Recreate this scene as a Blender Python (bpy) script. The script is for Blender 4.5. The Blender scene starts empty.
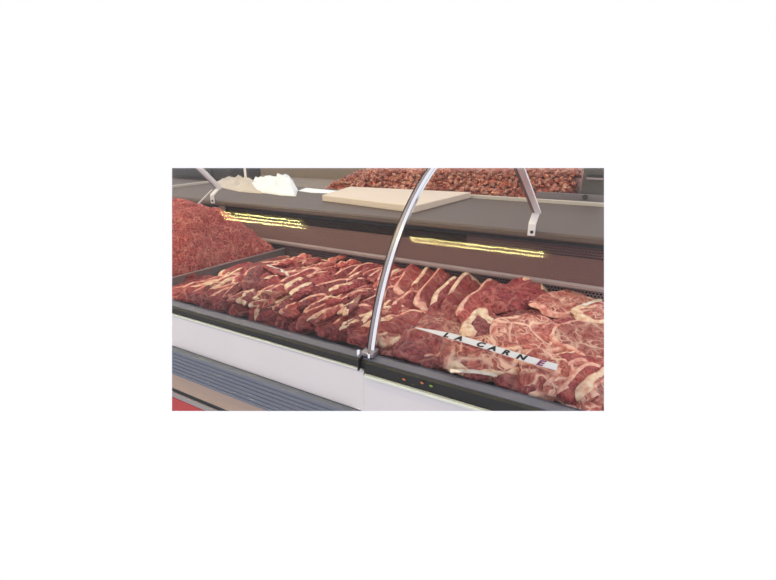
import bpy, bmesh, math, random
from mathutils import Vector, Matrix, noise
random.seed(11)
R = random.random
def U(a, b): return a + (b - a) * R()
C = bpy.context.scene.collection

# ---------------------------------------------------------------- camera
FOC, CX, CY = 437.0, 388.0, 290.0
PITCH, YAW = math.atan(152 / FOC), math.radians(29.5)
EYE = Vector((0, 0, 1.6))
FW = Vector((-math.sin(YAW) * math.cos(PITCH), math.cos(YAW) * math.cos(PITCH), -math.sin(PITCH)))
RT = Vector((math.cos(YAW), math.sin(YAW), 0))
UP = RT.cross(FW)
cd = bpy.data.cameras.new('camera'); cam = bpy.data.objects.new('camera', cd); C.objects.link(cam)
cd.sensor_width = 36; cd.lens = 36 * FOC / 776; cd.clip_start = .05
m = Matrix((RT, UP, -FW)).transposed().to_4x4(); m.translation = EYE
cam.matrix_world = m
bpy.context.scene.camera = cam
def ray(x, y): return FW + RT * ((x - CX) / FOC) - UP * ((y - CY) / FOC)
def onz(x, y, z):
    d = ray(x, y); return EYE + d * ((z - EYE.z) / d.z)
def ony(x, y, Y):
    d = ray(x, y); return EYE + d * ((Y - EYE.y) / d.y)

# ---------------------------------------------------------------- materials
def srgb(r, g, b):
    f = lambda c: (c / 255) / 12.92 if c / 255 <= .04045 else ((c / 255 + .055) / 1.055) ** 2.4
    return (f(r), f(g), f(b), 1)
class NT:
    def __init__(s, name):
        s.m = bpy.data.materials.new(name); s.m.use_nodes = True; s.t = s.m.node_tree
        s.b = s.t.nodes['Principled BSDF']
    def n(s, typ, **k):
        o = s.t.nodes.new(typ)
        for a, v in k.items():
            if a in o.inputs.keys() if isinstance(a, str) else False: pass
            setattr(o, a, v)
        return o
    def l(s, a, b): s.t.links.new(a, b)
    def setb(s, **k):
        for a, v in k.items(): s.b.inputs[a.replace('_', ' ')].default_value = v
def plain(name, col, rough=.5, metal=0, var=.12, scale=(30, 30, 30), bump=0, spec=.5):
    t = NT(name); t.setb(Roughness=rough, Metallic=metal); t.b.inputs['Specular IOR Level'].default_value = spec
    tc = t.n('ShaderNodeTexCoord'); mp = t.n('ShaderNodeMapping'); mp.inputs['Scale'].default_value = scale
    nz = t.n('ShaderNodeTexNoise'); nz.inputs['Detail'].default_value = 4; nz.inputs['Scale'].default_value = 1
    t.l(tc.outputs['Object'], mp.inputs[0]); t.l(mp.outputs[0], nz.inputs['Vector'])
    mx = t.n('ShaderNodeMix', data_type='RGBA')
    mx.inputs[6].default_value = tuple(c * (1 - var) for c in col[:3]) + (1,)
    mx.inputs[7].default_value = tuple(min(1, c * (1 + var)) for c in col[:3]) + (1,)
    t.l(nz.outputs['Fac'], mx.inputs[0]); t.l(mx.outputs[2], t.b.inputs['Base Color'])
    if bump:
        bp = t.n('ShaderNodeBump'); bp.inputs['Strength'].default_value = bump; bp.inputs['Distance'].default_value = .004
        t.l(nz.outputs['Fac'], bp.inputs['Height']); t.l(bp.outputs[0], t.b.inputs['Normal'])
    return t.m
def perforated(name, base, hole, pitch):
    t = NT(name); t.setb(Roughness=.6); t.b.inputs['Specular IOR Level'].default_value = .15
    tc = t.n('ShaderNodeTexCoord'); sp = t.n('ShaderNodeSeparateXYZ'); t.l(tc.outputs['Object'], sp.inputs[0])
    def M(op, a, b=None):
        o = t.n('ShaderNodeMath', operation=op)
        for i, v in enumerate((a, b)):
            if v is None: continue
            if isinstance(v, (int, float)): o.inputs[i].default_value = v
            else: t.l(v, o.inputs[i])
        return o.outputs[0]
    x = M('DIVIDE', sp.outputs[0], pitch); z = M('DIVIDE', sp.outputs[2], pitch * .87)
    row = M('FLOOR', z); xs = M('ADD', x, M('MULTIPLY', row, .5))
    fx = M('SUBTRACT', M('FRACT', xs), .5); fz = M('SUBTRACT', M('FRACT', z), .5)
    d = M('SQRT', M('ADD', M('MULTIPLY', fx, fx), M('MULTIPLY', fz, fz)))
    k = M('LESS_THAN', d, .33)
    mx = t.n('ShaderNodeMix', data_type='RGBA'); mx.inputs[6].default_value = base; mx.inputs[7].default_value = hole
    t.l(k, mx.inputs[0]); t.l(mx.outputs[2], t.b.inputs['Base Color'])
    return t.m
def meat(name, dark, mid, fat, marb, seam=.5, grain=70, rough=.42, spec=.25):
    """lean beef: fibre noise, thin marbling veins and a few broad fat seams"""
    t = NT(name); t.setb(Roughness=rough); t.b.inputs['Specular IOR Level'].default_value = spec
    tc = t.n('ShaderNodeTexCoord'); oi = t.n('ShaderNodeObjectInfo')
    off = t.n('ShaderNodeVectorMath', operation='SCALE'); off.inputs[0].default_value = (37, 19, 53)
    t.l(oi.outputs['Random'], off.inputs['Scale'])
    ad = t.n('ShaderNodeVectorMath', operation='ADD'); t.l(tc.outputs['Object'], ad.inputs[0]); t.l(off.outputs[0], ad.inputs[1])
    wn = t.n('ShaderNodeTexNoise'); wn.inputs['Scale'].default_value = 14; wn.inputs['Detail'].default_value = 2
    t.l(ad.outputs[0], wn.inputs['Vector'])
    ws = t.n('ShaderNodeVectorMath', operation='SCALE'); ws.inputs['Scale'].default_value = .07
    t.l(wn.outputs['Color'], ws.inputs[0])
    wp = t.n('ShaderNodeVectorMath', operation='ADD'); t.l(ad.outputs[0], wp.inputs[0]); t.l(ws.outputs[0], wp.inputs[1])
    g = t.n('ShaderNodeTexNoise'); g.inputs['Scale'].default_value = grain; g.inputs['Detail'].default_value = 5; g.inputs['Roughness'].default_value = .7
    t.l(wp.outputs[0], g.inputs['Vector'])
    cr = t.n('ShaderNodeValToRGB'); cr.color_ramp.elements[0].position = .4; cr.color_ramp.elements[1].position = .63
    cr.color_ramp.elements[0].color = dark; cr.color_ramp.elements[1].color = mid
    t.l(g.outputs['Fac'], cr.inputs[0])
    def veins(scale, w0, w1, mscale, m0, m1):
        v = t.n('ShaderNodeTexVoronoi', feature='DISTANCE_TO_EDGE'); v.inputs['Scale'].default_value = scale
        t.l(wp.outputs[0], v.inputs['Vector'])
        a = t.n('ShaderNodeMapRange'); a.inputs[1].default_value = w0; a.inputs[2].default_value = w1
        a.inputs[3].default_value = 1; a.inputs[4].default_value = 0; t.l(v.outputs['Distance'], a.inputs[0])
        mn = t.n('ShaderNodeTexNoise'); mn.inputs['Scale'].default_value = mscale; t.l(ad.outputs[0], mn.inputs['Vector'])
        b = t.n('ShaderNodeMapRange'); b.inputs[1].default_value = m0; b.inputs[2].default_value = m1; t.l(mn.outputs['Fac'], b.inputs[0])
        c = t.n('ShaderNodeMath', operation='MULTIPLY'); t.l(a.outputs[0], c.inputs[0]); t.l(b.outputs[0], c.inputs[1])
        return c.outputs[0]
    v1 = veins(38, .02, .12, 22, .42, .62); v2 = veins(9, .015, .075, 7, .35, .55)
    a1 = t.n('ShaderNodeMath', operation='MULTIPLY'); t.l(v1, a1.inputs[0]); a1.inputs[1].default_value = marb
    a2 = t.n('ShaderNodeMath', operation='MULTIPLY'); t.l(v2, a2.inputs[0]); a2.inputs[1].default_value = seam
    mxm = t.n('ShaderNodeMath', operation='MAXIMUM'); t.l(a1.outputs[0], mxm.inputs[0]); t.l(a2.outputs[0], mxm.inputs[1])
    mx = t.n('ShaderNodeMix', data_type='RGBA'); t.l(mxm.outputs[0], mx.inputs[0]); t.l(cr.outputs[0], mx.inputs[6]); mx.inputs[7].default_value = fat
    # per-object tone
    hs = t.n('ShaderNodeHueSaturation'); mr = t.n('ShaderNodeMapRange'); mr.inputs[3].default_value = .78; mr.inputs[4].default_value = 1.22
    t.l(oi.outputs['Random'], mr.inputs[0]); t.l(mr.outputs[0], hs.inputs['Value']); t.l(mx.outputs[2], hs.inputs['Color'])
    t.l(hs.outputs[0], t.b.inputs['Base Color'])
    bp = t.n('ShaderNodeBump'); bp.inputs['Strength'].default_value = .9; bp.inputs['Distance'].default_value = .006
    t.l(g.outputs['Fac'], bp.inputs['Height']); t.l(bp.outputs[0], t.b.inputs['Normal'])
    return t.m
def fatm(name, a, b, c, scale=45):
    t = NT(name); t.setb(Roughness=.45)
    tc = t.n('ShaderNodeTexCoord'); oi = t.n('ShaderNodeObjectInfo')
    nz = t.n('ShaderNodeTexNoise', noise_dimensions='4D'); nz.inputs['Scale'].default_value = scale; nz.inputs['Detail'].default_value = 4
    k = t.n('ShaderNodeMath', operation='MULTIPLY'); k.inputs[1].default_value = 50; t.l(oi.outputs['Random'], k.inputs[0]); t.l(k.outputs[0], nz.inputs['W'])
    t.l(tc.outputs['Object'], nz.inputs['Vector'])
    cr = t.n('ShaderNodeValToRGB'); e = cr.color_ramp.elements
    e[0].position = .36; e[0].color = a; e[1].position = .62; e[1].color = c
    x = e.new(.48); x.color = b
    t.l(nz.outputs['Fac'], cr.inputs[0]); t.l(cr.outputs[0], t.b.inputs['Base Color'])
    bp = t.n('ShaderNodeBump'); bp.inputs['Strength'].default_value = .4; bp.inputs['Distance'].default_value = .004
    t.l(nz.outputs['Fac'], bp.inputs['Height']); t.l(bp.outputs[0], t.b.inputs['Normal'])
    return t.m
def emis(name, col, s):
    t = NT(name); t.t.nodes.remove(t.b); e = t.n('ShaderNodeEmission'); e.inputs[0].default_value = col; e.inputs[1].default_value = s
    t.l(e.outputs[0], t.t.nodes['Material Output'].inputs[0]); return t.m
def glassm(name):
    t = NT(name); t.t.nodes.remove(t.b)
    tr = t.n('ShaderNodeBsdfTransparent'); tr.inputs[0].default_value = (.97, .985, .98, 1)
    gl = t.n('ShaderNodeBsdfGlossy'); gl.inputs['Roughness'].default_value = .045
    fr = t.n('ShaderNodeFresnel'); fr.inputs[0].default_value = 1.24
    mx = t.n('ShaderNodeMixShader'); t.l(fr.outputs[0], mx.inputs[0]); t.l(tr.outputs[0], mx.inputs[1]); t.l(gl.outputs[0], mx.inputs[2])
    t.l(mx.outputs[0], t.t.nodes['Material Output'].inputs[0]); return t.m

M = dict(
 white=plain('cream_enamel', srgb(205, 199, 202), .35, 0, .04, (6, 6, 6)),
 rib=plain('grey_rubber', srgb(104, 108, 122), .8, 0, .1, (4, 60, 60)),
 ribdark=plain('grey_rubber_low', srgb(96, 98, 110), .55, 0, .1, (4, 60, 60)),
 tan=plain('tan_board', srgb(160, 136, 122), .6, 0, .12, (8, 8, 60)),
 dark=plain('dark_gap', srgb(40, 40, 44), .7),
 grey=plain('grey_trim', srgb(140, 132, 132), .5),
 red=plain('red_panel', srgb(170, 22, 26), .45, 0, .06),
 railg=plain('grey_rail', srgb(98, 97, 110), .5, 0, .1, (40, 40, 40)),
 black=plain('black_channel', srgb(24, 22, 25), .6, 0, .3, (20, 60, 60)),
 alu=plain('pale_aluminium', srgb(205, 208, 200), .4, .2, .05),
 deck=plain('deck_steel', srgb(60, 56, 60), .5, .5, .2),
 steel=plain('tray_steel', srgb(122, 112, 116), .45, .25, .1, (8, 8, 40)),
 dsteel=plain('dark_steel', srgb(74, 66, 68), .45, .2, .15, (6, 6, 40)),
 slant=plain('brushed_back_panel', srgb(100, 68, 69), .5, .0, .12, (3, 20, 60), spec=.15),
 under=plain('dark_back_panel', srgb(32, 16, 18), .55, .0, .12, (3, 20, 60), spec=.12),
 lip=plain('lip_steel', srgb(158, 138, 138), .4, .2, .06),
 perf=perforated('perforated_steel', srgb(118, 98, 100), srgb(8, 5, 6), .0135),
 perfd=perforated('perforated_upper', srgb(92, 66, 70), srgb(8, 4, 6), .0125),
 top=plain('stone_worktop', srgb(94, 76, 68), .6, 0, .14, (14, 14, 14)),
 topl=plain('pale_edge', srgb(196, 184, 174), .5, 0, .08, (10, 10, 10)),
 board=plain('cutting_board', srgb(226, 204, 186), .6, 0, .06, (7, 14, 14)),
 cloth=plain('white_cloth', srgb(250, 248, 248), .8, 0, .02, (20, 20, 20), .3),
 bag=plain('beige_bag', srgb(206, 188, 170), .4, 0, .12, (20, 20, 40), .4),
 wall=plain('brown_wall', srgb(136, 118, 102), .7, 0, .12, (3, 3, 5)),
 walldark=plain('dark_wall_cabinet', srgb(40, 30, 28), .6, 0, .3, (4, 4, 8)),
 bracket=plain('grey_bracket', srgb(236, 230, 232), .4, 0, .04),
 bracketd=plain('brown_bracket', srgb(122, 102, 96), .5, .1, .08),  # brown of the worktop clip and of the shade painted on bracket arms
 chrome=plain('chrome', srgb(235, 235, 240), .12, 1, .02),
 strutg=plain('strut_grey', srgb(150, 140, 146), .3, .4, .15, (200, 30, 30)),
 seal=plain('black_seal', srgb(30, 26, 32), .5),
 glass=glassm('clear_glass'),
 sbox=plain('steel_bin', srgb(88, 80, 76), .4, .2, .12, (5, 5, 30)),
 lean_dark=meat('lean_dark', srgb(112, 34, 40), srgb(178, 74, 76), srgb(232, 156, 140), .35, .3),
 lean_red=meat('lean_red', srgb(136, 42, 44), srgb(196, 86, 82), srgb(238, 172, 152), .35, .4),
 lean_marb=meat('lean_marbled', srgb(140, 58, 54), srgb(216, 126, 112), srgb(250, 206, 182), .75, .9, 85),
 lean_brown=meat('lean_brownish', srgb(112, 44, 48), srgb(180, 88, 88), srgb(224, 164, 146), .5, .6, 60),
 dice=meat('diced_poultry', srgb(104, 34, 24), srgb(190, 96, 72), srgb(232, 180, 150), .9, .5, 60),
 mince=meat('minced_beef', srgb(108, 32, 38), srgb(210, 104, 98), srgb(238, 168, 150), .5, .2, 140),
 fat=fatm('cream_fat', srgb(216, 146, 124), srgb(240, 196, 164), srgb(250, 226, 198)),
 fatp=fatm('pink_fat', srgb(200, 106, 96), srgb(232, 158, 138), srgb(246, 198, 176)),
 bone=fatm('pale_bone', srgb(226, 196, 176), srgb(246, 232, 216), srgb(252, 246, 236)),
 paper=plain('white_strip', srgb(244, 240, 246), .6, 0, .02),
 ink=plain('black_ink', srgb(36, 24, 36), .6, 0, .02),
 inkp=plain('purple_ink', srgb(140, 60, 110), .6, 0, .1),
 orange=plain('orange_fleck', srgb(176, 100, 62), .6, 0, .3),
 green=plain('green_fleck', srgb(110, 140, 60), .6, 0, .2),
 housing=plain('lamp_housing', srgb(225, 225, 220), .5, 0, .02),
 tube=emis('lit_tube', (1, .83, .33, 1), 78),
)

# ---------------------------------------------------------------- mesh helpers
TRIM = []
def link_mesh(name, verts, faces, mat, parent=None, smooth=False, org=None, trim=True):
    me = bpy.data.meshes.new(name)
    o_ = Vector(org) if org is not None else (parent.location.copy() if parent is not None and parent.get('_abs') else Vector())
    me.from_pydata([tuple(Vector(v) - o_) for v in verts], [], faces)
    bm = bmesh.new(); bm.from_mesh(me); bmesh.ops.recalc_face_normals(bm, faces=bm.faces); bm.to_mesh(me); bm.free()
    if smooth:
        for p in me.polygons: p.use_smooth = True
    me.materials.append(M[mat]); o = bpy.data.objects.new(name, me); C.objects.link(o)
    if parent is not None: o.parent = parent
    elif org is not None: o.location = org
    if trim: TRIM.append(o)
    return o
def root(name, label, cat, loc, group=None, mat=None):
    o = bpy.data.objects.new(name, None); C.objects.link(o); o.empty_display_size = .05
    o.location = loc
    if mat is None: o['_abs'] = 1
    else: o.matrix_world = mat
    o['label'] = label; o['category'] = cat
    if group: o['group'] = group
    return o
def tag(o, label, cat, group=None, kind=None):
    o['label'] = label; o['category'] = cat
    if group: o['group'] = group
    if kind: o['kind'] = kind
    return o
class MB:
    def __init__(s): s.v = []; s.f = []
    def add(s, v, f):
        n = len(s.v); s.v += [tuple(x) for x in v]; s.f += [tuple(i + n for i in q) for q in f]; return s
    def box(s, x0, x1, y0, y1, z0, z1, b=0):
        if b:
            return s.prism([(y0 + b, z0), (y1 - b, z0), (y1, z0 + b), (y1, z1 - b), (y1 - b, z1), (y0 + b, z1), (y0, z1 - b), (y0, z0 + b)], x0, x1)
        v = [(x, y, z) for x in (x0, x1) for y in (y0, y1) for z in (z0, z1)]
        return s.add(v, [(0, 1, 3, 2), (4, 6, 7, 5), (0, 4, 5, 1), (2, 3, 7, 6), (0, 2, 6, 4), (1, 5, 7, 3)])
    def prism(s, prof, x0, x1):
        n = len(prof); v = [(x0, y, z) for y, z in prof] + [(x1, y, z) for y, z in prof]
        return s.add(v, [tuple(range(n)), tuple(range(2 * n - 1, n - 1, -1))] + [(i, (i + 1) % n, n + (i + 1) % n, n + i) for i in range(n)])
    def tube(s, pts, r, n=8, r2=None):
        pts = [Vector(p) for p in pts]; v = []; f = []
        for i, p in enumerate(pts):
            d = (pts[min(i + 1, len(pts) - 1)] - pts[max(i - 1, 0)]).normalized()
            a = d.cross(Vector((.13, .31, .94))).normalized(); b = d.cross(a)
            for k in range(n):
                t = 2 * math.pi * k / n; v.append(p + a * math.cos(t) * r + b * math.sin(t) * (r2 or r))
        for i in range(len(pts) - 1):
            for k in range(n): f.append((i * n + k, i * n + (k + 1) % n, (i + 1) * n + (k + 1) % n, (i + 1) * n + k))
        f += [tuple(range(n))[::-1], tuple((len(pts) - 1) * n + k for k in range(n))]
        return s.add(v, f)
    def poly(s, top, th):   # slab below a horizontal polygon
        n = len(top); v = [tuple(p) for p in top] + [(p[0], p[1], p[2] - th) for p in top]
        return s.add(v, [tuple(range(n)), tuple(range(2 * n - 1, n - 1, -1))] + [(i, (i + 1) % n, n + (i + 1) % n, n + i) for i in range(n)])
    def build(s, name, mat, parent=None, **k): return link_mesh(name, s.v, s.f, mat, parent, **k)
def beam(a, b, side, w, h):   # bar from a to b: width w along side, depth h
    a, b = Vector(a), Vector(b); d = (b - a).normalized(); s_ = Vector(side).normalized(); n = d.cross(s_).normalized()
    v = [p + s_ * (i * w / 2) + n * (j * h / 2) for p in (a, b) for i in (-1, 1) for j in (-1, 1)]
    return MB().add(v, [(0, 1, 3, 2), (4, 6, 7, 5), (0, 4, 5, 1), (2, 3, 7, 6), (0, 2, 6, 4), (1, 5, 7, 3)])

XL, XR = -3.9, .6          # run of the counter the photograph can see
# ---------------------------------------------------------------- the counter
cn = root('display_counter', 'long refrigerated butcher counter with pale front panel, grey bumper and curved glass', 'display counter', (-1.0, 1.4, .45))
MB().box(XL, -.661, 1.012, 1.035, .7605, .911, .004).build('front_panel', 'white', cn)
MB().box(-.6605, XR, 1.012, 1.035, .7605, .8915, .004).build('front_panel', 'white', cn)
ZB = [.760, .634, .548, .527, .499]      # bumper top, board top, gap top, strip top, red top
rb = [(1.03, ZB[0])]
for i in range(7):
    h = (ZB[0] - ZB[1]) / 7; z = ZB[0] - i * h
    rb += [(.9935, z - .001), (.990, z - .003), (.990, z - h + .003), (.9935, z - h + .001)]
rb += [(1.03, ZB[1])]
MB().prism(rb, XL, XR).build('bumper', 'rib', cn)
MB().box(XL, XR, 1.0, 1.03, ZB[2] + .0005, ZB[1] - .0005, .004).build('lower_board', 'tan', cn)
MB().box(XL, XR, 1.008, 1.03, ZB[3] + .0005, ZB[2]).build('shadow_gap', 'dark', cn)
MB().box(XL, XR, 1.0, 1.03, ZB[4] + .0005, ZB[3], .003).build('trim_strip', 'grey', cn)
MB().box(XL, XR, 1.002, 1.03, .25, ZB[4], .003).build('lower_panel', 'red', cn)['label'] = 'red panel at the foot of the counter'
MB().prism([(1.068, .925), (1.068, .948), (1.062, .9525), (1.05, .9515), (1.028, .946), (1.026, .925)], XL, XR).build('rail', 'railg', cn, smooth=False)
for x0, x1, zb in ((XL, -.661, .919), (-.6605, XR, .905)):
    MB().prism([(1.0255, .944), (1.018, .938), (1.015, zb), (1.0255, zb - .001)], x0, x1).build('glass_channel', 'black', cn)
MB().box(XL, -.665, 1.009, 1.0255, .912, .9175).build('edge_strip', 'alu', cn)
MB().box(-.655, XR, 1.004, 1.0255, .893, .9035, .002).build('edge_strip', 'alu', cn)
MB().box(XL, XR, 1.036, 1.86, .905, .92).build('deck', 'deck', cn)
MB().box(XL, XR, 1.852, 1.862, .921, 1.026).build('air_grille', 'perf', cn)
MB().prism([(1.825, 1.026), (1.825, 1.038), (1.835, 1.044), (1.862, 1.044), (1.862, 1.027), (1.84, 1.0265)], XL, XR).build('grille_lip', 'lip', cn)
MB().prism([(1.838, 1.0445), (1.895, 1.135), (1.905, 1.135), (1.905, 1.0445)], XL, XR).build('slanted_panel', 'slant', cn)
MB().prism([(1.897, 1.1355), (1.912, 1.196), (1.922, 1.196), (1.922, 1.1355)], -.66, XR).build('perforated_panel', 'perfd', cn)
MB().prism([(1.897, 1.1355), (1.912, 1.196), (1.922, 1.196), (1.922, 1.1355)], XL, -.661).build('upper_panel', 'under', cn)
# curved glass: circle of radius .815 about (1.848, .771)
YC, ZC, RR = 1.8484, .7709, .815
def arc(r, a0, a1, n): return [(YC - r * math.cos(a0 + (a1 - a0) * i / n), ZC + r * math.sin(a0 + (a1 - a0) * i / n)) for i in range(n + 1)]
A0, A1 = math.asin((.945 - ZC) / RR), math.radians(78)
def shell(x0, x1, ro, ri, name, mat, a0=A0, a1=A1, parent=cn):
    o, i_ = arc(ro, a0, a1, 48), arc(ri, a0, a1, 48); v = []; f = []
    for x in (x0, x1):
        for p in o: v.append((x,) + p)
        for p in i_: v.append((x,) + p)
    n = 49
    for k in range(48):
        f += [(k, k + 1, 2 * n + k + 1, 2 * n + k), (n + k, 3 * n + k, 3 * n + k + 1, n + k + 1),
              (k, n + k, n + k + 1, k + 1), (2 * n + k, 2 * n + k + 1, 3 * n + k + 1, 3 * n + k)]
    f += [(0, 2 * n, 3 * n, n), (48, 48 + n, 48 + 3 * n, 48 + 2 * n)]
    return link_mesh(name, v, f, mat, parent, smooth=False)
def pane(x0, x1):
    v = []; f = []; n = 121; nxs = int((x1 - x0) / .07) + 1; TH = .003
    for r in (RR, RR - TH):          # outer and inner face keep their own vertices so the bend shades smoothly
        b = len(v)
        for k in range(nxs + 1): v += [(x0 + (x1 - x0) * k / nxs,) + p for p in arc(r, A0, A1, n - 1)]
        for k in range(nxs):
            c = b + k * n; q = [(c + i, c + i + 1, c + n + i + 1, c + n + i) for i in range(n - 1)]
            f += q if r == RR else [w[::-1] for w in q]
    for x in (x0, x1):
        b = len(v); o, i_ = arc(RR, A0, A1, 48), arc(RR - TH, A0, A1, 48)
        v += [(x,) + p for p in o] + [(x,) + p for p in i_]
        f += [(b + k, b + 49 + k, b + 50 + k, b + k + 1) for k in range(48)]
    return link_mesh('glass_pane', v, f, 'glass', cn, smooth=True)
for x0, x1 in ((XL, -.6745), (-.6445, XR)):
    g = pane(x0, x1)
XS = -.66
shell(XS - .0145, XS - .0118, RR + .003, RR - .009, 'rubber_seal', 'seal')
shell(XS - .0115, XS - .0015, RR + .001, RR - .007, 'joint_strip', 'strutg')
shell(XS - .0012, XS + .0012, RR + .0025, RR - .007, 'rubber_seal', 'seal')
shell(XS + .0015, XS + .0135, RR + .004, RR - .01, 'chrome_strip', 'chrome')
cl = MB().box(XS - .02, XS + .022, 1.03, 1.075, .9535, .968, .003)
cl.build('glass_clamp', 'strutg', cn)
for dx in (-.026, .012):
    MB().tube([(XS + dx, 1.025, .957), (XS + dx, 1.025, .972)], .0055, 10).build('clamp_bolt', 'chrome', cn)
MB().box(XS - .0165, XS - .0125, 1.002, 1.03, .914, .955).build('joint_gasket', 'seal', cn)

# worktop (a thing of its own, lies on the counter's back)
wt = root('worktop', 'grey stone worktop running behind and above the meat display', 'worktop', (-1.2, 2.3, 1.2))
MB().prism([(1.884, 1.2), (1.88, 1.206), (1.88, 1.222), (1.888, 1.23), (2.78, 1.23), (2.78, 1.2)], XL - .9, XR).build('slab', 'top', wt)
MB().box(-1.05, XR, 2.781, 2.80, 1.2, 1.252, .004).build('upstand', 'topl', wt)
MB().box(XL - .9, XR, 1.905, 1.93, 1.18, 1.199).build('support_rail', 'dark', wt)
c0 = ony(223, 205, 1.88)
MB().box(c0.x - .03, c0.x + .02, 1.872, 1.8795, 1.172, 1.2).build('clip', 'bracketd', wt)

# back of the shop
o = MB().box(-7.5, .6, 3.62, 3.7, .9, 1.9).build('wall_back', 'wall'); o['kind'] = 'structure'
o = MB().box(-4.9, XR, 2.805, 3.615, 1.19, 1.215).build('prep_table', 'wall')
tag(o, 'brown table top against the back wall under the diced meat', 'table')
a = ony(172, 180, 2.84); b_ = ony(232, 180, 2.84)
t = root('wall_cabinet', 'dark brown cabinet behind the worktop at the far left', 'cabinet', (a.x, 2.95, 1.216))
MB().box(a.x - .6, b_.x, 2.84, 3.2, 1.216, 1.8, .01).build('body', 'walldark', t)
MB().box(a.x - .1, b_.x - .25, 2.825, 2.839, 1.25, 1.75, .004).build('door', 'walldark', t)
p = onz(246, 181, 1.232)
t = root('steel_post', 'thin pale upright post beside the dark cabinet', 'post', (p.x, p.y, 1.2305))
p = ony(246.5, 178, 2.74)
MB().box(p.x - .013, p.x + .013, 2.73, 2.752, 1.2305, 1.7, .003).build('shaft', 'bracket', t)
MB().box(p.x + .014, p.x + .04, 2.732, 2.752, 1.2305, 1.7).build('dark_side', 'walldark', t)
# brackets carrying the top of the glass
def bracket(px, py, top, lab, w, dp):
    f0 = ony(px, py, 1.88); X = f0.x + .008
    t = root('glass_bracket', lab, 'bracket', (X, 1.88, 1.231), 'brackets holding up the curved glass')
    a = Vector((X, 1.935, 1.30)); r_ = ray(*top); b = EYE + r_ * (X / r_.x); b = a + (b - a) * 1.3
    beam(a, b, (1, 0, 0), w, dp).build('arm', 'bracket', t)
    s = Vector((-w / 2 - .002, 0, 0)); d = (b - a).normalized(); n = Vector((0, d.z, -d.y))
    s = Vector((-w * .36, 0, 0)); beam(a + s + n * .0015, b + s + n * .0015, (1, 0, 0), w * .34, dp + .004).build('arm_shade_strip', 'bracketd', t)  # brown strip: the arm's shaded left side put in as colour
    MB().prism([(1.938, 1.303), (1.932, 1.306), (1.876, 1.268), (1.871, 1.26), (1.871, 1.212), (1.8765, 1.212), (1.8765, 1.258), (1.882, 1.264)], X - w / 2, X + w / 2 - .004).build('foot', 'bracket', t)
    MB().tube([(X, 1.872, 1.228), (X, 1.868, 1.228)], .007, 10).build('screw', 'dark', t)
    return t
bracket(531, 225, (519.5, 168), 'grey angled glass bracket fixed to worktop edge on the right', .034, .008)
tb = bracket(212, 194, (199, 168), 'grey angled glass bracket rising from worktop edge above the minced beef', .036, .022)
q0, q1 = ony(212, 190, 1.86), ony(195, 207, 1.80)
MB().tube([q0, q1], .005, 8).build('stay_rod', 'bracket', tb)

# ---------------------------------------------------------------- things on the worktop
def px(l, z): return [onz(x, y, z) for x, y in l]
bt = px([(322, 195), (368, 200.5), (414, 206), (471, 192.2), (350, 186.5)], 1.268)
bo = MB().poly(bt, .037); o = bo.build('cutting_board', 'board', smooth=False)
mod = o.modifiers.new('b', 'BEVEL'); mod.width = .004; mod.segments = 2
tag(o, 'thick cream cutting board lying on the grey worktop', 'cutting board')
def blob(name, outline, z, h, mat, seed, amp=.02, org=None, parent=None, sharp=1.0):
    pts = px(outline, z); n = len(pts); c = sum(pts, Vector()) / n; rings = 10; v = []; f = []
    res = []
    for i in range(n * 5):
        k = i / 5; a = pts[int(k) % n]; b = pts[(int(k) + 1) % n]; res.append(a.lerp(b, k - int(k)))
    N = len(res)
    for r in range(1, rings + 1):
        t = r / rings
        for q in res:
            p = c.lerp(q, t); nz = noise.noise(Vector((p.x * 9 + seed, p.y * 9, 0))) + .5 * noise.noise(Vector((p.x * 24, p.y * 24, seed)))
            hh = h * (1 - t ** 2.4) ** sharp * (1 + 1.0 * nz) + .003 * (1 - t)
            v.append((p.x, p.y, z + max(.002, hh)))
    v.append((c.x, c.y, z + h)); ci = len(v) - 1
    for i in range(N): f.append((ci, i, (i + 1) % N))
    for r in range(rings - 1):
        for i in range(N): f.append((r * N + i, (r + 1) * N + i, (r + 1) * N + (i + 1) % N, r * N + (i + 1) % N))
    base = len(v); L = (rings - 1) * N
    for q in res: v.append((q.x, q.y, z + .0005))
    for i in range(N): f.append((L + i, base + i, base + (i + 1) % N, L + (i + 1) % N))
    f.append(tuple(base + i for i in range(N)))
    return link_mesh(name, v, f, mat, smooth=True, org=tuple(c) if org is None else org)
o = blob('plastic_bag', [(213, 184), (222, 188), (240, 192), (262, 194), (268, 188), (258, 183), (238, 181), (222, 180)], 1.2305, .05, 'bag', 3)
tag(o, 'crumpled beige plastic bag on the worktop beside the white cloth', 'bag')
o = blob('white_cloth', [(244, 189), (262, 193), (280, 195.5), (296, 196.5), (298, 190), (294, 184), (278, 182), (262, 183)], 1.2305, .068, 'cloth', 8, sharp=.6)
tag(o, 'bunched bright white cloth lying on the worktop', 'cloth')
o = blob('paper_sheet', [(298, 191), (312, 193), (328, 193.5), (343, 191.5), (322, 189.5), (306, 188)], 1.2305, .006, 'cloth', 5)
tag(o, 'pointed white paper tail lying between the cloth and the cutting board', 'paper')
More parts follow.
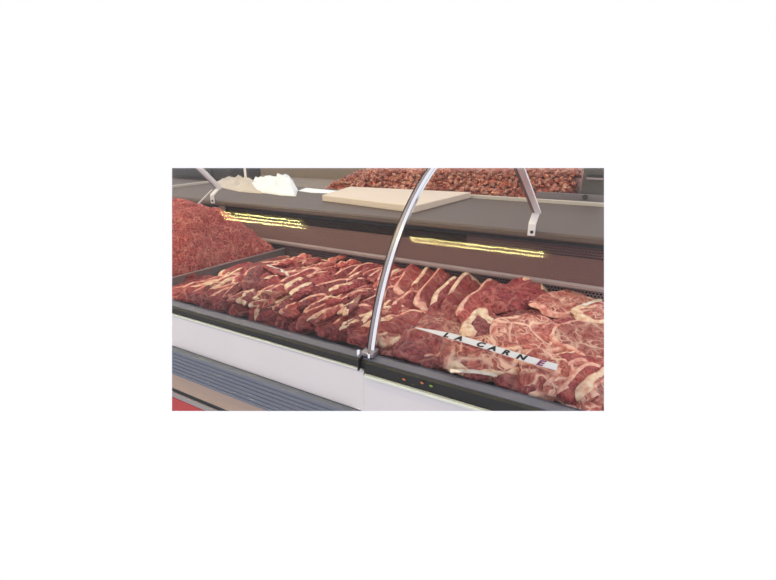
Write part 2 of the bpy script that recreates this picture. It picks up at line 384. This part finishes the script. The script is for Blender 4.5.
# flat steel bar, knife, tray, bin
a, b_ = onz(170, 187, 1.24), onz(214, 181.5, 1.24)
o = beam(a, b_, (0, 0, 1), .018, .03).build('steel_bar', 'topl', org=tuple(a)); tag(o, 'pale flat bar lying on the worktop at the far left', 'bar')
k = root('knife', 'knife with dark oval handle lying behind the cutting board', 'knife', onz(357, 188.5, 1.232))
q = px([(347, 186.5), (352, 184.7), (360, 184.4), (368, 186), (360, 188), (352, 188.2)], 1.25)
MB().poly(q, .018).build('handle', 'dark', k)
q = px([(338, 179.5), (352, 178.4), (352, 180), (339, 181.5)], 1.24)
o = MB().poly(q, .006).build('plastic_scoop', 'board'); tag(o, 'small pale scoop lying left of the diced meat', 'scoop')
q = px([(337, 183.4), (347, 186.2), (349, 184.8), (338.5, 181.8)], 1.24)
MB().poly(q, .004).build('blade', 'bracket', k)

t = root('steel_tray', 'low steel tray with a dark knob at the right edge of the back table', 'tray', (-.35, 2.95, 1.2155))
q0, q1 = ony(537, 193, 2.86), ony(604, 198, 2.86)
MB().box(q0.x, .1, 2.85, 2.86, 1.2155, 1.287, .003).build('front_wall', 'steel', t)
MB().box(q0.x, .1, 2.861, 3.2, 1.2155, 1.222).build('base', 'steel', t)
kx = ony(585, 197, 2.845)
MB().tube([(kx.x, 2.849, kx.z), (kx.x, 2.835, kx.z)], .014, 12).build('knob', 'dark', t)
t = root('steel_bin', 'upright grey steel bin standing in the tray at the top right corner', 'bin', (-.2, 3.0, 1.223))
q0 = ony(581, 190, 2.9)
MB().box(q0.x, .2, 2.9, 3.15, 1.223, 1.7, .01).build('body', 'sbox', t)
q1 = ony(587, 176, 2.895); q2 = ony(600, 175, 2.895)
MB().box(q1.x, q2.x + .02, 2.885, 2.8995, q1.z - .02, q1.z - .008, .002).build('handle', 'lip', t)
MB().box(q1.x, q2.x + .02, 2.889, 2.8995, q1.z, q1.z + .007).build('handle_slot', 'dark', t)

# ---------------------------------------------------------------- diced meat on the back table
def chunk(seed, r):
    bm = bmesh.new(); bmesh.ops.create_icosphere(bm, subdivisions=2, radius=1)
    rnd = random.Random(seed); s = (rnd.uniform(.8, 1.6), rnd.uniform(.6, 1), rnd.uniform(.45, .8))
    for v in bm.verts:
        k = 1 + .45 * noise.noise(v.co * 1.6 + Vector((seed * 3.1, 0, 0)))
        v.co = Vector((v.co.x * s[0], v.co.y * s[1], v.co.z * s[2])) * k * r
    me = bpy.data.meshes.new('meat_chunk'); bm.to_mesh(me); bm.free()
    for p in me.polygons: p.use_smooth = True
    me.materials.append(M['dice']); return me
def inside(p, mg=0):
    v = p - EYE; d = v.dot(FW)
    x, y = CX + FOC * v.dot(RT) / d, CY - FOC * v.dot(UP) / d
    return 172 - mg < x < 604 + mg and 168 - mg < y < 411 + mg
def heap(X, Y):
    ex = min(1, max(0, (X + 2.22) / .35)) * min(1, max(0, (-.30 - X) / .08))
    ty = min(1, max(0, (Y - 2.81) / .42))
    return 1.2155 + (.01 + .235 * ty ** .8 * ex ** .8 + .03 * noise.noise(Vector((X * 4, Y * 4, 2)))) * (1 if ex > 0 else 0)
protos = [chunk(i, .021) for i in range(12)]
cnt = 0; tries = 0; placed = []
while cnt < 285 and tries < 9000:
    tries += 1
    X, Y = U(-2.1, -.36), U(2.83, 3.3); z = heap(X, Y) + .004
    p = Vector((X, Y, z))
    if not inside(p, -3) or any((p - q).length < .027 for q in placed): continue
    if X > -.66 and Y < 2.9: continue
    placed.append(p)
    o = bpy.data.objects.new('meat_chunk', protos[cnt % 12]); C.objects.link(o); o.location = p
    o.rotation_euler = (U(-.7, .7), U(-.7, .7), U(0, 6.28)); s = U(.8, 1.25); o.scale = (s, s, s)
    tag(o, 'small pinkish diced meat chunk heaped on the back table behind the worktop', 'meat chunk', 'diced meat heaped on the back table')
    cnt += 1
# remainder of the heap below the visible pieces
v = []; f = []; nx, ny = 90, 26
for j in range(ny + 1):
    for i in range(nx + 1):
        X = -2.2 + 1.88 * i / nx; Y = 2.815 + .52 * j / ny
        zz = heap(X, Y) - .012 + .014 * noise.noise(Vector((X * 30, Y * 30, 5)))
        edge = i in (0, nx) or j in (0, ny)
        v.append((X, Y, 1.2155 if edge else max(1.2157, zz)))
for j in range(ny):
    for i in range(nx): f.append((j * (nx + 1) + i, j * (nx + 1) + i + 1, (j + 1) * (nx + 1) + i + 1, (j + 1) * (nx + 1) + i))
o = link_mesh('diced_meat_heap', v, f, 'dice', smooth=True)
tag(o, 'dense bed of diced pinkish meat under the loose chunks on the back table', 'meat', kind='stuff')

# ---------------------------------------------------------------- steel tray and minced beef on the left
t = root('meat_tray', 'grey steel tray holding the heap of minced beef at the left', 'tray', (-2.2, 1.48, .921))
D0, D1 = Vector((-1.785, 1.10, 0)), Vector((-1.722, 1.845, 0))
def wallseg(a, b, th, z0, z1):
    d = (b - a).normalized(); n = Vector((d.y, -d.x, 0)) * th
    q = [a, b, b - n, a - n]; return MB().poly([(p.x, p.y, z1) for p in q], z1 - z0)
wallseg(D0, D1, .012, .9205, .999).build('side_wall', 'steel', t)
wallseg(D0 + Vector((.004, 0, 0)), D1 + Vector((.004, 0, 0)), .02, .9995, 1.003).build('rolled_rim', 'lip', t)
MB().box(-3.2, -1.80, 1.115, 1.84, .9205, .926).build('tray_floor', 'deck', t)
MB().box(-3.2, -1.80, 1.10, 1.112, .9205, .999).build('front_wall', 'steel', t)
MB().box(-3.2, -1.74, 1.836, 1.848, .9205, .985).build('rear_wall', 'dsteel', t)
def divx(Y): return D0.x + (D1.x - D0.x) * (Y - 1.10) / .745
def hmin(X, Y):
    d = divx(Y) - .014 - X
    if d <= 0: return .99
    g = 1 - math.exp(-d / .1)
    k = 1.0
    if Y > 1.58: k = max(0, 1 - ((Y - 1.58) / .24) ** 1.6)
    if Y < 1.4: k = .45 + .55 * max(0, (Y - 1.12) / .28)
    return .945 + .055 * min(1, k * 3) + .262 * g * k + .03 * noise.noise(Vector((X * 7, Y * 7, 0)))
v = []; f = []; nx, ny = 110, 70
for j in range(ny + 1):
    for i in range(nx + 1):
        Y = 1.118 + .70 * j / ny; X1 = divx(Y) - .014; X = -2.95 + (X1 + 2.95) * i / nx
        z = hmin(X, Y) + .012 * noise.noise(Vector((X * 60, Y * 60, 1))) if 0 < i < nx + 1 and 0 < j < ny else .93
        v.append((X, Y, z))
for j in range(ny):
    for i in range(nx): f.append((j * (nx + 1) + i, j * (nx + 1) + i + 1, (j + 1) * (nx + 1) + i + 1, (j + 1) * (nx + 1) + i))
mb = MB().add(v, f)
n_ = 0
while n_ < 6500:
    Y = U(1.13, 1.80); X = divx(Y) - .016 - abs(random.gauss(0, 1)) * .33
    if X < -2.9: continue
    p = Vector((X, Y, hmin(X, Y) + U(-.002, .006)))
    if not inside(p, 6): continue
    a = U(0, 6.28); L = U(.012, .03); tl = U(-.6, .6)
    d = Vector((math.cos(a), math.sin(a), 0)); e = Vector((-d.y, d.x, 0)) * U(-.009, .009)
    pts = []
    for s in (-1, 0, 1):
        q = p + d * L * s * .6 + e * (1 if s else -1)
        q.z = max(hmin(q.x, q.y), .96) + .014 * noise.noise(Vector((q.x * 28, q.y * 28, 4))) + U(0, .011)
        pts.append(q)
    if max(q.x - divx(q.y) for q in pts) > -.004: continue
    mb.tube(pts, U(.0026, .0046), 5); n_ += 1
# spill running over the rim
for i in range(60):
    Y = 1.245 + U(-.02, .02); X = divx(Y) + U(.004, .016)
    z = .999 - (X - divx(Y)) * U(0, 3)
    q = Vector((X, Y, z)); mb.tube([q, q + Vector((U(-.006, .006), U(-.01, .01), U(-.01, .004)))], .003, 5)
o = mb.build('minced_beef', 'mince', smooth=True)
tag(o, 'tall heap of bright red minced beef in the steel tray', 'minced meat', kind='stuff')

# ---------------------------------------------------------------- steaks
ORD = ['first', 'second', 'third', 'fourth', 'fifth', 'sixth', 'seventh', 'eighth', 'ninth', 'tenth', 'eleventh', 'twelfth', 'thirteenth',
       'fourteenth', 'fifteenth', 'sixteenth', 'seventeenth', 'eighteenth', 'nineteenth', 'twentieth', 'twenty-first', 'twenty-second', 'twenty-third', 'twenty-fourth', 'twenty-fifth', 'twenty-sixth', 'twenty-seventh', 'twenty-eighth']
def steak(label, group, mat4, L, W, T, lean='lean_dark', fat='fat', fatarc=((60, 120),), fw=.16, bend=0, curl=0, seed=0, lump=.15, bone=None, wob=.16, name='beef_slice', cat='meat slice'):
    """slice in its own frame: x = length, y = width (+y carries the fat), z = thickness"""
    rt = root(name, label, cat, (0, 0, 0), group, mat4)
    NA, NR = 56, 10; v = []; rnd = random.Random(seed)
    ph = [rnd.uniform(0, 6.28) for _ in range(6)]
    def rad(th):
        return 1 + wob * (.5 * math.sin(2 * th + ph[0]) + .45 * math.sin(3 * th + ph[1]) + .3 * math.sin(5 * th + ph[2]) + .18 * math.sin(8 * th + ph[3]))
    def fwid(th):
        d = math.degrees(th) % 360; best = 0
        for a0, a1 in fatarc:
            c = (a0 + a1) / 2; h = (a1 - a0) / 2; e = abs((d - c + 180) % 360 - 180)
            if e < h: best = max(best, min(1, (h - e) / 14))
        return best
    def pt(th, rho, side):
        r = rad(th) * rho; cx, sy = math.cos(th), math.sin(th); e = 2.6
        k = 1 / ((abs(cx) ** e + abs(sy) ** e) ** (1 / e))
        x, y = cx * k * r * L / 2, sy * k * r * W / 2
        fz = fwid(th)
        z = side * T / 2 * (1 - rho ** 12) ** .5
        if rho > 1 - fw and fz > 0: z *= 1.12
        z += lump * T * 1.2 * noise.noise(Vector((x * 22 + seed, y * 22, seed * .37))) * (1 if side > 0 else .6)
        if side > 0: z += lump * T * .6 * noise.noise(Vector((x * 60 + seed, y * 60, 3)))
        z += bend * (x * x / (L * L / 4) - .3) + curl * (y / W * 2) ** 2 + .35 * bend * math.sin(x * 30 + seed)
        return (x, y, z)
    rhos = [0.0, .2, .38, .54, .67, .78, 1 - fw, 1 - fw * .55, 1 - fw * .2, 1.0]
    rhos = sorted(set(rhos)); nr = len(rhos)
    fi = rhos.index(1 - fw)
    for side in (1, -1):
        for r in rhos[1:]:
            for i in range(NA): v.append(pt(2 * math.pi * i / NA, r, side))
    m1 = nr - 1; top = lambda r, i: (r - 1) * NA + i % NA; bot = lambda r, i: m1 * NA + (r - 1) * NA + i % NA
    ct = len(v); v.append(pt(0, 0.0, 1)); cb = len(v); v.append(pt(0, 0.0, -1))
    # keep the slice on the deck and behind the glass
    for it in range(3):
        dy = dz = 0
        for q in v:
            p = mat4 @ Vector(q); dz = max(dz, .922 - p.z)
            gy = YC - math.sqrt(RR * RR - (max(p.z, .94) - ZC) ** 2) + .010
            dy = max(dy, max(gy, 1.07 if p.z < .953 else 0) - p.y)
        if dy > 0: mat4 = Matrix.Translation((0, dy, 0)) @ mat4
        if dz > 0: mat4 = Matrix.Translation((0, 0, dz * .5)) @ mat4
    rt.matrix_world = mat4
    lf, ff = [], []
    for i in range(NA):
        lf.append((ct, top(1, i), top(1, i + 1))); lf.append((cb, bot(1, i + 1), bot(1, i)))
        isf = fwid(2 * math.pi * (i + .5) / NA) > .25
        for r in range(1, nr - 1):
            dst = ff if (isf and r >= fi) else lf
            dst.append((top(r, i), top(r + 1, i), top(r + 1, i + 1), top(r, i + 1)))
            dst.append((bot(r, i), bot(r, i + 1), bot(r + 1, i + 1), bot(r + 1, i)))
        # rho=1 rings of both sides close the edge
        (ff if isf else lf).append((top(nr - 1, i), bot(nr - 1, i), bot(nr - 1, i + 1), top(nr - 1, i + 1)))
    def sub(fs, nm, mt):
        if not fs: return
        ids = sorted({i for q in fs for i in q}); mp = {a: b for b, a in enumerate(ids)}
        return link_mesh(nm, [v[i] for i in ids], [tuple(mp[i] for i in q) for q in fs], mt, rt, smooth=True)
    sub(lf, 'lean', lean); o = sub(ff, 'fat_rim', fat)
    if bone:
        (x0, y0), (x1, y1), r = bone
        n = 7; pts = []
        for i in range(n):
            t = i / (n - 1); x, y = (x0 + (x1 - x0) * t) * L / 2, (y0 + (y1 - y0) * t) * W / 2
            pts.append((x, y + .006 * math.sin(t * 3), T * .42 + bend * (x * x / (L * L / 4) - .3)))
        bb = MB().tube(pts, r, 8, r * .5).build('bone', 'bone', rt, smooth=True)
    return rt
def frame(a, b, z, roll, dz=0, pitch=0):
    """axis from pixel a to pixel b on the level z; roll lifts the +y (left) edge"""
    A, B = onz(a[0], a[1], z), onz(b[0], b[1], z); c = (A + B) / 2; d = (B - A); L = d.length
    ang = math.atan2(d.y, d.x)
    mt = Matrix.Translation(c + Vector((0, 0, dz))) @ Matrix.Rotation(ang, 4, 'Z') @ Matrix.Rotation(-math.radians(pitch), 4, 'Y') @ Matrix.Rotation(math.radians(roll), 4, 'X')
    return mt, L
# --- left section: three rows of leaning slices
GL = 'beef slices layered between the steel divider and the glass joint'
rows = [('front row', 1.045, 1.32, .95, 25), ('middle row', 1.31, 1.58, .974, 24), ('back row', 1.555, 1.815, .972, 22)]
def look(i, seed):
    r = random.Random(seed * 7 + 1).random()
    if r < .17: return 'fat', .30, ((40, 125),), 'dark red', 'broad cream fat edge'
    if r < .6: return 'fatp', .16, ((20, 130),), 'deep red', 'thin pink edge'
    if r < .72: return 'fat', .2, ((100, 190),), 'red', 'pale fat tip'
    return None, .12, ((80, 81),), 'plain dark red', None
bd = MB()   # nothing else supports the slices but the deck
for ri, (rn, y0, y1, zc, n) in enumerate(rows):
    for i in range(n):
        seed = 100 * ri + i + 3
        t = i / (n - 1); yc = (y0 + y1) / 2 + U(-.02, .02)
        xl = divx(yc) + .055; xr = -.70 if ri < 2 else -.80
        X = xl + (xr - xl) * t + U(-.008, .008)
        ft, fw, arcs, tone, edge = look(i, seed)
        L = (y1 - y0) * U(1.0, 1.22); yc += (L / 2 + 1.05 - yc + U(0, .02)) if ri == 0 else 0; W = U(.095, .125)
        roll = U(24, 42); ang = math.pi / 2 + U(-.42, .22)
        z = zc + .008 * noise.noise(Vector((X * 5, yc * 5, 0))) + U(-.004, .006)
        if ri == 2 and t < .5: z -= .012
        if t < .12: z -= .018; roll *= .6
        mt = Matrix.Translation((X, yc, z)) @ Matrix.Rotation(ang, 4, 'Z') @ Matrix.Rotation(U(-.08, .08), 4, 'Y') @ Matrix.Rotation(math.radians(roll), 4, 'X')
        lab = '%s slice%s, %s from the divider in the %s' % (tone, ', ' + edge if edge else '', ORD[i], rn)
        steak(lab, GL, mt, L, W, U(.011, .015), 'lean_dark' if R() < .8 else 'lean_red', ft or 'fatp', arcs, fw, U(-.008, .008), U(-.006, .006), seed, .25)
SP = []
GR = 'large beef steaks in the right half of the display'
def S(label, a, b, z, W, roll, T=.02, lean='lean_red', fat='fat', arcs=((60, 120),), fw=.16, bend=0, curl=0, seed=0, bone=None, pitch=0, k=1.0, lump=.3, name='beef_steak', wob=.16, group=GR):
    mt, L = frame(a, b, z, roll, pitch=pitch)
    return steak(label, group, mt, L * k, W, T, lean, fat, arcs, fw, bend, curl, seed, lump, bone, wob, name, 'steak')
# accents on the left
S('beef slice with long cream fat edge nearest the rail, left of centre', (286, 338), (318, 321), .99, .06, 30, .014, 'lean_dark', 'fat', ((20, 160),), .55, seed=41, group=GL)
S('beef slice with short cream fat edge by the rail, before the glass joint', (316, 350), (339, 338), .99, .05, 30, .014, 'lean_dark', 'fat', ((20, 160),), .5, seed=42, group=GL)
S('small fatty slice with grey-white skin on the heap by the divider', (266, 266), (286, 276), 1.015, .06, -10, .016, 'lean_dark', 'bone', ((0, 200),), .6, seed=43, group=GL)
S('dark purple slice standing up at the left end beside the white skin', (246, 290), (268, 266), 1.0, .1, 40, .02, 'lean_brown', 'fatp', ((60, 120),), .1, seed=44, group=GL)
S('orange-yellow fatty slice on the heap nearest the divider', (205, 288), (226, 284), .985, .06, 10, .014, 'lean_brown', 'fat', ((0, 170),), .6, seed=45, group=GL)
S('slice with thick pale fat edge in the middle of the left heap', (284, 292), (306, 279), 1.01, .05, 30, .016, 'lean_dark', 'fat', ((10, 170),), .6, seed=46, group=GL)
S('fatty slice with split pale edge right of the thick fat one', (292, 297), (315, 284), 1.008, .06, 20, .016, 'lean_dark', 'fat', ((10, 170),), .6, seed=47, group=GL)
S('long slice with narrow cream edge in the middle, left of the joint', (330, 293), (356, 284), 1.012, .045, 30, .014, 'lean_dark', 'fat', ((10, 170),), .6, seed=48, group=GL)
S('long pinkish fat-edged slice just left of the chrome glass joint', (342, 301), (373, 290), 1.01, .05, 30, .014, 'lean_dark', 'fatp', ((10, 170),), .6, seed=49, group=GL)
S('short curled fatty slice under the two long fat-edged slices', (323, 302), (342, 300), 1.0, .045, 30, .016, 'lean_dark', 'fat', ((10, 170),), .5, seed=50, group=GL)
# pink trimmings heaped at the back of the left section
for i, (x, y, l) in enumerate([(287, 263, 'leftmost pink trimming in the heap below the grille'), (300, 259, 'pale pink trimming on top of the back heap'), (312, 262, 'folded pink trimming in the middle of the back heap'),
                               (325, 266, 'long pink trimming at the front of the back heap'), (338, 259, 'round red trimming at the right of the back heap'), (345, 265, 'curled pink trimming right of the round red one')]):
    S(l, (x - 9, y + 3), (x + 9, y - 3), .998, .05, U(-5, 30), .022, 'lean_red', 'fatp', ((10, 180),), .4, U(-.01, .01), seed=60 + i, lump=.5, name='meat_trimming', group='pink meat trimmings heaped before the grille')

spots = [(232, 300, 'by the purple slice'), (258, 306, 'left of the centre'), (247, 322, 'close to the rail at the left'), (275, 318, 'close to the rail'), (268, 296, 'in the middle left'),
         (300, 306, 'in the centre'), (322, 318, 'right of the centre near the rail'), (352, 322, 'near the rail by the joint'), (362, 274, 'at the back by the joint'), (318, 276, 'at the back of the centre'),
         (222, 308, 'near the left end of the rail'), (204, 302, 'in the left front corner'), (240, 281, 'below the divider'), (350, 308, 'left of the joint')]
for i, (x, y, w) in enumerate(spots):
    d = U(7, 14); e = U(2, 8)
    S('loose irregular %s trimming lying on the slices %s' % (('pink', 'pale', 'dark red')[i % 3], w), (x - d, y + e), (x + d, y - e), 1.0, U(.03, .055), U(-10, 40), .014,
      ('lean_red', 'lean_brown', 'lean_dark')[i % 3], ('fatp', 'fat', 'fatp')[i % 3], ((U(0, 60), U(150, 240)),), U(.25, .5), U(-.012, .012), seed=140 + i, lump=.5, wob=.34, name='meat_trimming', group='loose trimmings on top of the left slices')

# --- right section, back to front
S('red steak just right of the glass joint at the very back', (384, 287), (410, 256), .985, .15, 28, .022, 'lean_red', 'fatp', ((20, 200),), .1, seed=1, k=1.05)
S('red round steak with thin pink rim, second along the back row', (400, 296), (432, 262), .985, .14, 30, .022, 'lean_red', 'fatp', ((100, 330),), .12, seed=2)
S('narrow steak with bright fat strip between the two round red steaks', (412, 300), (442, 264), .985, .10, 35, .02, 'lean_red', 'fat', ((50, 130),), .3, seed=3)
S('tall red oval steak with pale rim at the centre of the back row', (424, 312), (456, 264), .985, .14, 34, .026, 'lean_red', 'fatp', ((60, 300),), .12, seed=4)
S('steak with white fat edge in front of the tall red oval steak', (432, 320), (465, 279), .985, .11, 38, .022, 'lean_dark', 'fat', ((40, 140),), .22, seed=5)
S('red steak with knobbly cream fat at its top end', (446, 322), (477, 277), .985, .12, 34, .026, 'lean_red', 'fat', ((-50, 110),), .22, seed=6)
S('red steak with long pale edge left of the big folded roast', (464, 324), (498, 283), .985, .12, 32, .026, 'lean_red', 'fatp', ((30, 150),), .2, seed=7)
S('big smooth red folded roast with cream fat at its top right', (484, 304), (548, 290), .985, .19, 14, .06, 'lean_dark', 'fat', ((-25, 60),), .36, -.02, seed=8, lump=.25)
S('thin pointed bone-in steak at the back right under the grille', (536, 310), (603, 294), .985, .15, 14, .022, 'lean_marb', 'fatp', ((150, 300),), .16, seed=9, bone=((-.3, -.75), (.95, -.5), .01))
S('pale fatty steak end at the right edge behind the large shoulder steak', (574, 318), (614, 316), .975, .14, 8, .03, 'lean_marb', 'fat', ((60, 300),), .4, seed=10)
S('small red steak below the round red steak, beside the glass joint', (378, 308), (414, 301), .975, .11, 10, .022, 'lean_red', 'fatp', ((20, 150),), .2, seed=11)
S('cream fatty steak edge beside the glass joint, middle of the display', (378, 314), (408, 309), .985, .06, 10, .022, 'lean_marb', 'fat', ((0, 180),), .5, seed=12)
S('triangular red steak with a pink fat band across its tip', (378, 332), (432, 318), .97, .15, 8, .026, 'lean_red', 'fatp', ((20, 140),), .25, seed=13)
S('pinkish marbled steak behind the lettered strip, left of the bony one', (418, 334), (474, 316), .975, .17, 12, .03, 'lean_marb', 'fatp', ((200, 330),), .14, seed=14)
S('beige fatty bony steak end left of the dark gap behind the strip', (466, 342), (488, 314), .985, .10, 22, .03, 'lean_brown', 'fat', ((-60, 200),), .5, seed=15)
S('large marbled shoulder steak with round eye behind the lettered strip', (493, 342), (566, 333), .985, .20, 16, .05, 'lean_marb', 'fatp', ((120, 420),), .14, seed=16, lump=.2, wob=.1)
S('large marbled steak at the right edge behind the strip', (556, 346), (622, 340), .98, .2, 16, .04, 'lean_marb', 'fatp', ((60, 250),), .14, seed=17, lump=.2)
S('flat red steak edge lying under the right end of the strip', (540, 364), (612, 362), .965, .09, -4, .03, 'lean_red', 'fat', ((10, 160),), .3, seed=18)
S('small fatty scrap at the foot of the glass joint', (380, 344), (398, 336), .975, .07, 10, .03, 'lean_marb', 'fat', ((60, 300),), .4, seed=19)
S('dark brownish marbled steak at the front just right of the joint', (382, 358), (446, 348), .97, .17, 12, .036, 'lean_brown', 'fatp', ((250, 400),), .2, seed=20)
S('thick pink marbled steak block in the front row before the strip', (442, 360), (524, 366), .962, .16, 22, .055, 'lean_marb', 'fat', ((215, 325),), .16, seed=21, wob=.08, bone=((-.8, -.93), (.3, -.97), .0085))
S('square marbled steak in the front row at the right', (514, 380), (566, 386), .962, .17, 22, .045, 'lean_marb', 'fatp', ((40, 140),), .12, seed=22, wob=.08)
S('steak strip with pink fat line leaning right of the square steak', (546, 399), (592, 370), .965, .09, 28, .03, 'lean_marb', 'fatp', ((20, 160),), .3, seed=23)
S('dark steak strip with pale edge near the right front corner', (563, 406), (606, 374), .965, .09, 30, .03, 'lean_red', 'fatp', ((20, 160),), .25, seed=24)
S('strip of thick tan fat at the right front corner', (580, 410), (616, 380), .966, .08, 30, .03, 'lean_marb', 'fat', ((0, 180),), .55, seed=25)
S('last marbled steak cut by the right front corner', (596, 414), (630, 392), .96, .1, 24, .03, 'lean_marb', 'fatp', ((20, 160),), .2, seed=26)
# hidden steaks would be left out; under-layer that shows between the top ones
lays = [('front', 1.15), ('second', 1.33), ('third', 1.49), ('fourth', 1.66)]
for j, (rn, yy) in enumerate(lays):
    for i in range(5):
        X = -.585 + .135 * i + .02 * (j % 2)
        mt = Matrix.Translation((X, yy + U(-.01, .01), .948)) @ Matrix.Rotation(U(.2, 1.2), 4, 'Z') @ Matrix.Rotation(U(-.1, .1), 4, 'X')
        steak('bottom-layer steak, %s from the glass joint in the %s line from the rail' % (ORD[i], rn), 'steaks lying underneath the others on the right', mt,
              .2, .17, .035, 'lean_brown' if R() < .5 else 'lean_marb', 'fatp', ((40, 160),), .15, 0, 0, 80 + 7 * j + i, .3, name='beef_steak', cat='steak')

# ---------------------------------------------------------------- lettered strip
sa, sb = onz(415, 327.5, 1.022), onz(557.5, 366, 1.022)
st = root('lettered_strip', 'white strip reading LA CARNE lying across the steaks', 'sign', sa)
tilt = math.radians(48); up = Vector((0, math.cos(tilt), math.sin(tilt))); nn = Vector((0, -math.sin(tilt), math.cos(tilt)))
N = 24; v = []; f = []
for i in range(N + 1):
    t = i / N; p = sa.lerp(sb, t) + Vector((0, 0, .004 * math.sin(t * 5)))
    w = .0092 * min(1, .12 + t * 3.2)
    for s, h in ((-1, 0), (1, 0), (1, -1), (-1, -1)): v.append(p + up * w * s + nn * h * .0015)
for i in range(N):
    for k in range(4): f.append((i * 4 + k, i * 4 + (k + 1) % 4, (i + 1) * 4 + (k + 1) % 4, (i + 1) * 4 + k))
f += [(0, 1, 2, 3), (N * 4, N * 4 + 3, N * 4 + 2, N * 4 + 1)]
link_mesh('strip', v, f, 'paper', st)
def letter(ch, x, size, mat):
    cu = bpy.data.curves.new('t', 'FONT'); cu.body = ch; cu.size = size; cu.shear = .35; cu.extrude = .0004; cu.offset = .0011; cu.align_x = 'CENTER'
    o = bpy.data.objects.new('t', cu); C.objects.link(o)
    dg = bpy.context.evaluated_depsgraph_get(); me = bpy.data.meshes.new_from_object(o.evaluated_get(dg)); bpy.data.objects.remove(o)
    vs = []
    t = (x - sa.x) / (sb.x - sa.x); p = sa.lerp(sb, t) + Vector((0, 0, .004 * math.sin(t * 5)))
    for q in me.vertices: vs.append(p + Vector((1, 0, 0)) * q.co.x * 1.6 + up * (q.co.y - size * .36) + nn * (q.co.z + .001))
    fs = [tuple(pp.vertices) for pp in me.polygons]
    o = link_mesh('letter', vs, fs, mat, st)
for ch, x in zip('LACARN', (.25, .345, .50, .585, .675, .775)): letter(ch, sa.x + (sb.x - sa.x) * x, .0195, 'ink')
letter('E', sa.x + (sb.x - sa.x) * .895, .021, 'inkp')
# small orange and green blobs set on the rail channel
for pp, mt, lb in (((404, 379.5), 'orange', 'leftmost tiny orange fleck on the black channel below the rail'), ((422, 383), 'orange', 'tiny orange fleck on the black channel beside the green one'), ((431, 386), 'green', 'tiny green fleck on the black channel')):
    p = ony(pp[0], pp[1], 1.012)
    bm = bmesh.new(); bmesh.ops.create_icosphere(bm, subdivisions=2, radius=.004)
    vs = [(p.x + q.co.x * 1.5, p.y + q.co.y * .55, p.z + q.co.z * .8 * (1 + .5 * noise.noise(q.co * 300))) for q in bm.verts]; fs = [tuple(w.index for w in q.verts) for q in bm.faces]; bm.free()
    o = link_mesh('channel_fleck', vs, fs, mt, org=tuple(p), smooth=True); tag(o, lb, 'scrap')

# ---------------------------------------------------------------- trim to the part of the place the photograph shows
bpy.context.view_layer.update()
def plane(p, q):
    a, b = ray(*p), ray(*q); return a.cross(b).normalized()
PL = [plane((172, 168), (172, 411)), plane((604, 411), (604, 168)), plane((604, 168), (172, 168)), plane((172, 411), (604, 411))]
ctr = ray(388, 290)
PL = [n if n.dot(ctr) < 0 else -n for n in PL]        # normals point outwards
for o in TRIM:
    mw = o.matrix_world; inv = mw.inverted(); me = o.data
    bm = bmesh.new(); bm.from_mesh(me)
    for n in PL:
        co = inv @ EYE; no = (inv.to_3x3() @ n).normalized()
        ds = [(w.co - co).dot(no) for w in bm.verts]
        if not ds or max(ds) <= 0: continue
        r = bmesh.ops.bisect_plane(bm, geom=bm.verts[:] + bm.edges[:] + bm.faces[:], plane_co=co, plane_no=no, clear_outer=True)
        ed = [e for e in r['geom_cut'] if isinstance(e, bmesh.types.BMEdge)]
        if ed and o.name.split('.')[0] not in ('glass_pane', 'lean', 'fat_rim', 'minced_beef', 'diced_meat_heap'):
            try: bmesh.ops.edgeloop_fill(bm, edges=ed)
            except Exception: pass
    bm.to_mesh(me); bm.free()
    if not me.polygons:
        bpy.data.objects.remove(o)
for o in list(C.objects):      # a thing with nothing left inside the view goes too
    if o.type == 'EMPTY' and not o.children: bpy.data.objects.remove(o)
for o in C.objects:
    if '_abs' in o: del o['_abs']

# ---------------------------------------------------------------- ceiling lights and the bright shop
def fixture(x0, x1, y0, y1, ys, label):
    t = bpy.data.objects.new('ceiling_light', None); C.objects.link(t); t.location = ((x0 + x1) / 2, (y0 + y1) / 2, 3.06)
    tag(t, label, 'ceiling light', 'fluorescent ceiling lights above the counter')
    t['_abs'] = 1
    MB().box(x0 - .03, x1 + .03, y0 - .03, y1 + .03, 3.03, 3.08).build('housing', 'housing', t, trim=False)
    for y in ys: MB().tube([(x0, y, 3.0), (x1, y, 3.0)], .0125, 10).build('tube', 'tube', t, trim=False)
    del t['_abs']
fixture(-3.62, -2.6, .38, .66, (.42, .52, .62), 'three-tube fluorescent ceiling light at the left')
fixture(-1.5, -.5, .42, .55, (.44, .525), 'two-tube fluorescent ceiling light nearer the camera')
w = bpy.data.worlds.new('world'); bpy.context.scene.world = w; w.use_nodes = True
bg = w.node_tree.nodes['Background']; bg.inputs[0].default_value = (1, 1, 1.05, 1); bg.inputs[1].default_value = 1.0
vs = bpy.context.scene.view_settings
vs.view_transform = 'Standard'; vs.look = 'None'; vs.exposure = 0; vs.gamma = 1; vs.use_curve_mapping = False
